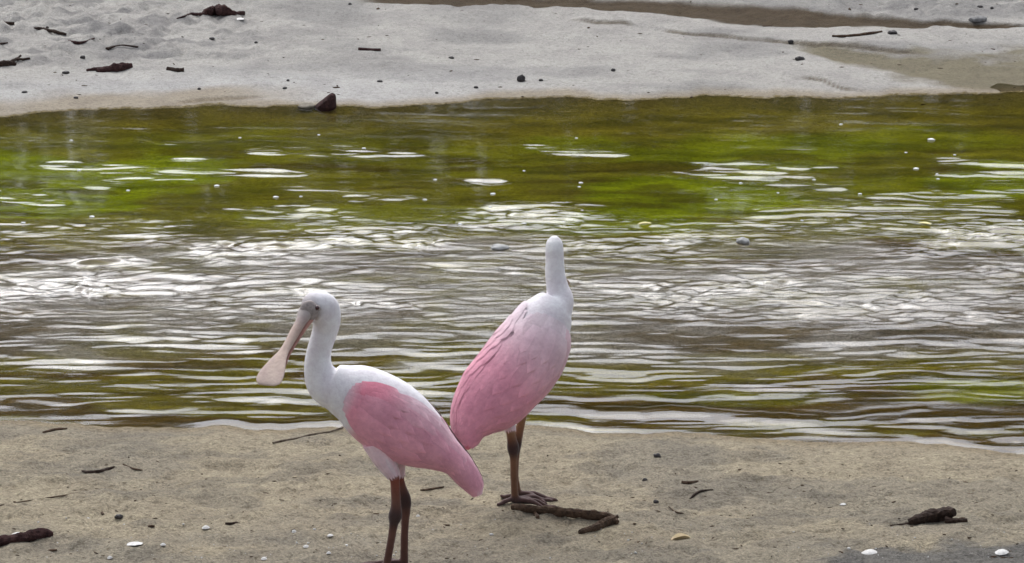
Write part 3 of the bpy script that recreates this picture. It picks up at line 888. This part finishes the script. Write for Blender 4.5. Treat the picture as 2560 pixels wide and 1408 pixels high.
# near bank
stick('driftwood_stick', 'dark forked stick lying beside the feet of the bird seen from behind', 'driftwood',
      [(1282, 1272, 8, 0), (1310, 1275, 10, 2), (1345, 1281, 12, 3), (1400, 1286, 12, 4), (1450, 1291, 12, 4), (1500, 1297, 13, 5), (1530, 1303, 13, 4), (1544, 1309, 8, 2)], M_WOOD,
      [[(1535, 1305, 13, 3), (1510, 1316, 13, 1), (1480, 1326, 9, 1), (1449, 1334, 6, 0)], [(1338, 1288, 7, 0), (1345, 1298, 6, 0)], [(1530, 1300, 5, 8), (1546, 1292, 4, 12)]], seed=4)
stick('driftwood_log', 'stubby dark driftwood log with a raised end near the white shells', 'driftwood',
      [(2272, 1310, 6, 0), (2292, 1306, 13, 1), (2320, 1302, 17, 2), (2350, 1298, 19, 3), (2372, 1290, 17, 9), (2384, 1284, 9, 16)], M_BARK,
      [[(2365, 1306, 9, 0), (2395, 1306, 7, 0), (2418, 1304, 5, 0)], [(2276, 1311, 4, 0), (2250, 1314, 3, 0), (2225, 1315, 2, 0)]], seed=9)
stick('driftwood_stick', 'dark reddish stick pointing in from the picture corner on the near sand', 'driftwood',
      [(-60, 1378, 13, 0), (0, 1362, 14, 0), (50, 1352, 14, 0), (95, 1343, 14, 1), (118, 1340, 11, 1), (130, 1341, 5, 0)], M_MAROON, seed=13)
stick('twig', 'thin brown twig slanting at the water edge beside the side-view bird', 'twig',
      [(682, 1109, 2.6, 0), (706, 1104, 3.2, 0), (742, 1097, 2.4, 0), (778, 1088, 2.6, 1), (822, 1081, 2.2, 1), (858, 1069, 2.4, 2)], simple_mat('brown_twig', (.07, .05, .035), (.30, .25, .20), 60, .8, .4, .002, spec=.1), seed=17, rough=.08)
stick('twig', 'short dark twig alone on the tan sand below the water edge', 'twig',
      [(205, 1178, 2, 0), (222, 1183, 4, 0), (245, 1181, 4, 0), (268, 1177, 5, 0), (286, 1168, 2, 0)], M_BARK, [], seed=19, rough=.1)
stick('twig', 'curved hair-thin twig next to the short dark twig', 'twig', [(308, 1162, 2, 0), (330, 1172, 2.5, 0), (356, 1177, 2, 0)], M_WOOD, seed=21, rough=.05)
stick('twig', 'thin straight twig between the bird legs and the water', 'twig', [(1052, 1227, 2.5, 0), (1080, 1224, 3, 0), (1110, 1219, 2.5, 0)], M_WOOD, seed=22, rough=.05)
stick('twig', 'small bent twig on open sand behind the log', 'twig', [(1725, 1248, 2, 0), (1740, 1236, 4, 0), (1755, 1229, 3, 0), (1782, 1225, 1.5, 0)], M_BARK, seed=23, rough=.05)
stick('twig', 'little hooked twig in the middle of the near sand', 'twig', [(1706, 1208, 4, 0), (1722, 1209, 4, 0), (1745, 1204, 2, 0)], M_WOOD, seed=24, rough=.05)
stick('twig', 'short thick twig on the sand left of the bird legs', 'twig', [(563, 1311, 3, 0), (580, 1312, 4, 0), (600, 1311, 3, 0)], M_BARK, seed=25, rough=.05)
stick('twig', 'faint long twig lying under the water edge twig', 'twig', [(0, 1265, 2, 0), (80, 1252, 2, 0), (160, 1240, 2, 0), (230, 1226, 1.5, 0)], M_WOOD, seed=26, rough=.05)
stick('twig', 'slim brown twig at the wet edge of the near bank', 'twig', [(108, 1083, 3, 0), (140, 1076, 4, 0), (168, 1073, 2, 0)], M_WOOD, seed=27, rough=.05)
stick('twig', 'thin arc-shaped twig beside the tan leaf', 'twig', [(1672, 1268, 1.8, 0), (1695, 1283, 2.2, 0), (1740, 1287, 2, 0)], M_WOOD, seed=28, rough=.05)
lump('pebble', 'black pebble alone on smooth sand near the water edge', 'pebble', 1643, 1143, 19, 12, M_STONE, 3)
lump('pebble', 'black pebble on the sand above the reddish stick', 'pebble', 297, 1294, 20, 10, M_STONE, 5)
lump('pebble', 'small dark pebble between the two birds and the log', 'pebble', 1640, 1257, 14, 9, M_STONE, 6)
lump('pebble', 'dark pebble just behind the forked stick end', 'pebble', 1612, 1202, 13, 8, M_STONE, 8)
shell('shell', 'domed white shell on the grey near sand', 2175, 1384, 50, 15, .2)
shell('shell', 'narrow white shell at the far corner of the near sand', 2505, 1381, 38, 9, .5)
shell('shell', 'small white shell on sand near the short thick twig', 515, 1320, 22, 9, .8)
shell('shell', 'sliver of white shell lying against the reddish stick', 45, 1336, 30, 8, .1)
shell('shell', 'flat pale shell fragment on the sand towards the bottom edge', 335, 1360, 56, 6, .15)
leaf('dry_leaf', 'curled tan leaf on the near sand past the forked stick', 1702, 1350, 52, M_LEAFT, .25, curl=.6)
for i, (u, v, w, h) in enumerate([(1090, 1142, 14, 8), (408, 1363, 16, 8), (735, 1330, 14, 8), (825, 1340, 18, 7), (765, 1368, 18, 8), (1045, 1292, 12, 8), (275, 1396, 16, 9), (2108, 1262, 18, 6), (822, 1384, 14, 8), (660, 1398, 18, 8)]):
    shell('shell_fragment', 'tiny white shell fragment scattered on the near sand', u, v, w, h, i * .9, group='shell fragments on the near sand')

# far bank
stick('driftwood_chunk', 'dark humped driftwood chunk with a root trailing sideways on the far sand', 'driftwood',
      [(508, 38, 7, 0), (520, 36, 11, 0), (540, 35, 13, 2), (557, 34, 14, 5), (572, 36, 10, 2), (590, 38, 6, 0)], M_MAROON,
      [[(515, 38, 5, 0), (480, 38, 4, 0), (460, 43, 3, 0), (442, 48, 1.5, 0)], [(580, 38, 5, 0), (598, 36, 5, 1), (609, 36, 6, 1)]], seed=31)
shell('shell', 'pale chip beneath the humped driftwood chunk', 600, 48, 26, 5, 0)
stick('twig', 'dark twig with an upright spur on the far sand', 'twig', [(84, 74, 4, 0), (105, 76, 5, 0), (120, 78, 4, 0), (140, 83, 5, 0), (166, 88, 2, 0)], M_BARK, [[(114, 78, 3, 0), (117, 70, 2.5, 6), (121, 70, 2, 13)]], seed=33)
stick('twig', 'short black twig close to the picture edge on the far sand', 'twig', [(0, 52, 3, 0), (14, 60, 4, 0), (36, 61, 4, 0)], M_BARK, seed=34)
stick('twig', 'dark twig bent like a bow on the far sand', 'twig', [(172, 104, 3, 0), (186, 109, 5, 0), (204, 109, 4, 0), (236, 97, 2, 0)], M_MAROON, seed=35)
stick('driftwood_clump', 'tangled dark driftwood clump at the edge of the far sand', 'driftwood', [(-40, 165, 9, 0), (0, 165, 9, 0), (22, 163, 8, 0), (40, 164, 4, 0)], M_BARK,
      [[(18, 160, 4, 4), (42, 150, 4, 6), (52, 141, 3, 8)], [(40, 150, 4, 4), (60, 150, 3, 2), (75, 148, 3, 0)], [(-10, 115, 4, 0), (8, 110, 3, 0), (20, 108, 2, 0)]], seed=36)
stick('driftwood_bark', 'reddish brown bark piece with a pale broken end on the far sand', 'driftwood',
      [(242, 180, 5, 0), (262, 179, 9, 0), (290, 176, 11, 1), (315, 172, 10, 1), (330, 167, 6, 1)], M_MAROON, [[(262, 176, 5, 3), (240, 176, 5, 0), (216, 178, 3, 0)]], seed=37)
stick('twig', 'stubby dark stick with square ends on the smooth far sand', 'twig', [(418, 175, 5, 0), (430, 177, 6, 0), (446, 179, 6, 0), (460, 179, 6, 0)], M_BARK, seed=38)
stick('twig', 'straight dark stick lying level on open far sand', 'twig', [(896, 125, 4, 0), (915, 126, 4, 0), (935, 127, 4, 0), (952, 127, 4, 0)], M_MAROON, seed=39, rough=.05)
stick('twig', 'curved thin root arching out of the crumbly far sand', 'twig', [(268, 126, 5, 0), (282, 119, 3, 3), (305, 114, 2, 4), (345, 119, 2.5, 0)], M_BARK, seed=40)
def wedge():
    g = ground_at(814, 270); k = ppm(g)
    prof = [(-27, 0), (-23, 12), (-6, 25), (10, 38), (17, 41), (24, 37), (26, 22), (25, 0)]
    bm = bmesh.new()
    n = 5; rings = []
    for j in range(n):
        d = (j / (n - 1)) * 2 - 1
        sc_ = (1 - .35 * abs(d) ** 2.2)
        rings.append([bm.verts.new(((x * sc_ + 4 * d) / k, d * 20 / k, (z * sc_) / k - .004)) for x, z in prof])
    for j in range(n - 1):
        for i in range(len(prof)):
            i2 = (i + 1) % len(prof)
            bm.faces.new((rings[j][i], rings[j][i2], rings[j + 1][i2], rings[j + 1][i]))
    bm.faces.new(rings[0][::-1]); bm.faces.new(rings[-1])
    bmesh.ops.recalc_face_normals(bm, faces=bm.faces)
    bmesh.ops.subdivide_edges(bm, edges=bm.edges, cuts=1, use_grid_fill=True, smooth=.3)
    for q in bm.verts: q.co += Vector((1, 1, 1)) * .0012 * mnoise.noise(q.co * 60)
    me = bpy.data.meshes.new('stump'); bm.to_mesh(me); bm.free(); me.materials.append(M_MAROON)
    o = link(bpy.data.objects.new('stump', me)); o.location = g
    tag(o, 'dark maroon wedge of wood standing up at the far water edge', 'driftwood')
wedge()
lump('mud_clod', 'low brown clod of mud against the maroon wedge', 'clod', 766, 268, 42, 11, simple_mat('mud', (.10, .085, .06), (.22, .19, .15), 80, .8, .6, .004), 4, 1.2)
lump('pebble', 'round dark pebble standing out on the clean far sand', 'pebble', 1303, 203, 20, 19, M_STONE, 11)
lump('pebble', 'tiny dark pebble on far sand past the round pebble', 'pebble', 1533, 178, 12, 8, M_STONE, 12)
lump('pebble', 'black wedge-shaped pebble below the wet brown hollow', 'pebble', 2000, 150, 24, 11, M_STONE, 13)
lump('pebble', 'black pebble where the wet hollow begins on the far bank', 'pebble', 1977, 108, 14, 11, M_STONE, 14)
lump('pebble', 'black pointed pebble on the far bank below the mud channel', 'pebble', 2231, 84, 22, 10, M_STONE, 15)
lump('pebble', 'dark chip beside the reddish bark piece', 'pebble', 165, 183, 18, 7, M_STONE, 16)
lump('pebble', 'speck of dark stone amid the crumbly far sand', 'pebble', 207, 145, 13, 8, M_STONE, 17)
lump('pebble', 'flat dark stone at the top of the far bank beyond the mud', 'pebble', 2445, 52, 44, 14, simple_mat('grey_stone', (.12, .115, .11), (.24, .235, .23), 60, .8, .5, .004), 18)
stick('twig', 'thin brown stick beneath the mud channel on the far bank', 'twig', [(2080, 92, 3, 0), (2120, 92, 3.5, 0), (2160, 88, 4, 0), (2205, 80, 2.5, 0)], M_WOOD, seed=46)
for i, (u, v) in enumerate([(498, 224), (190, 246), (62, 232), (1092, 234), (1190, 220), (1128, 146), (720, 203), (712, 222), (530, 98), (875, 12), (2290, 24), (2450, 18), (2480, 22), (1352, 202), (950, 205), (640, 108)]):
    lump('pebble', 'tiny dark speck of stone on the pale far sand', 'pebble', u, v, 9 + 3 * (i % 3), 6, M_STONE, 50 + i, group='dark specks on the far sand', sub=2)

# in the stream
leaf('floating_leaf', 'yellow leaf floating behind the bird seen from behind', 1612, 563, 34, M_LEAFY, .2, True, .2)
leaf('floating_leaf', 'yellow leaf drifting on the stream far from the birds', 2312, 563, 34, M_LEAFY, 2.6, True, .2)
lump('river_stone', 'rounded pale stone breaking the surface beside the bird neck', 'stone', 1250, 622, 46, 14, simple_mat('pale_stone', (.20, .20, .19), (.36, .36, .35), 60, .5, .5, .003), 61, water=True, sink=.3)
lump('river_stone', 'blue-grey stone breaking the surface on the riffle edge', 'stone', 1858, 607, 34, 16, bpy.data.materials['pale_stone'], 64, water=True, sink=.3)
for i, (u, v, w) in enumerate([(197, 427, 20), (542, 466, 26), (230, 543, 26), (320, 477, 18), (910, 372, 20), (797, 338, 14), (1441, 346, 14), (1452, 458, 20), (1448, 468, 16), (1455, 527, 16), (1408, 555, 18), (2102, 312, 18),
                               (2328, 351, 34), (2387, 388, 14), (2290, 423, 28), (2035, 450, 18), (1852, 459, 18), (1945, 483, 14), (1790, 500, 18), (2343, 437, 18), (2345, 448, 16), (2150, 486, 20), (178, 352, 18), (1150, 562, 22), (1310, 560, 22),
                               (892, 489, 14), (1062, 500, 20), (1232, 486, 26), (752, 492, 16), (690, 494, 26), (58, 558, 22), (1088, 450, 18), (2550, 553, 24), (1225, 519, 18), (2005, 552, 16), (1310, 428, 14), (600, 345, 16), (2265, 382, 14)]):
    lump('floating_fleck', 'tiny pale fleck of foam floating on the stream', 'foam', u, v, w * .55, w * .16, M_FLECK, 80 + i, group='pale flecks floating on the stream', water=True, sub=2, sink=.2)

# ------------------------------------------------------------------ litter too small to pick apart
def scatter(name, label, cat, n, pick, mats, size, seed, elong=(1, 1), up=.4):
    r = np.random.default_rng(seed)
    base = bmesh.new(); bmesh.ops.create_icosphere(base, subdivisions=1, radius=1)
    bv = np.array([v.co[:] for v in base.verts]); bf = np.array([[v.index for v in f.verts] for f in base.faces]); base.free()
    V, F = [], []
    for i in range(n):
        x, y = pick(r)
        s_ = r.uniform(*size) * (1 + 1.2 * (r.random() < .08))
        e = r.uniform(*elong); a = r.normal(0, .7) if elong[1] > 1 else r.uniform(0, 6.28)
        q = bv * (1 + .25 * r.normal(size=(len(bv), 1))) * np.array([s_ * e, s_, s_ * up * 1.6])
        q = q @ np.array([[math.cos(a), math.sin(a), 0], [-math.sin(a), math.cos(a), 0], [0, 0, 1]])
        F.append(bf + len(V) * len(bv)); V.append(q + np.array([x, y, gz(x, y) + s_ * up * .5]))
    o = mesh_obj(name, np.concatenate(V).tolist(), np.concatenate(F).tolist(), mats, None)
    o['kind'] = 'stuff'; o['label'] = label; o['category'] = cat
def pick_uv(u0, u1, v0, v1, pw=1.0):
    def f(r):
        u = r.uniform(u0, u1); v = v0 + (v1 - v0) * r.random() ** pw
        x, y = uv_to_plane(u, v, .04); return float(x), float(y)
    return f
scatter('wood_litter', 'fine dark wood litter strewn over the near sand', 'litter', 330, pick_uv(-100, 2660, 1125, 1440, .8), M_WOOD, (.0009, .0022), 201, (1, 5), .5)
scatter('shell_grit', 'pale shell grit strewn over the near sand', 'grit', 170, pick_uv(-100, 2660, 1230, 1440, .5), M_SHELL, (.0008, .0018), 202, (1, 1.6), .6)
scatter('far_litter', 'fine dark litter over the far bank', 'litter', 170, pick_uv(-60, 2640, -10, 225), M_WOOD, (.0012, .0034), 205, (1, 5), .5)
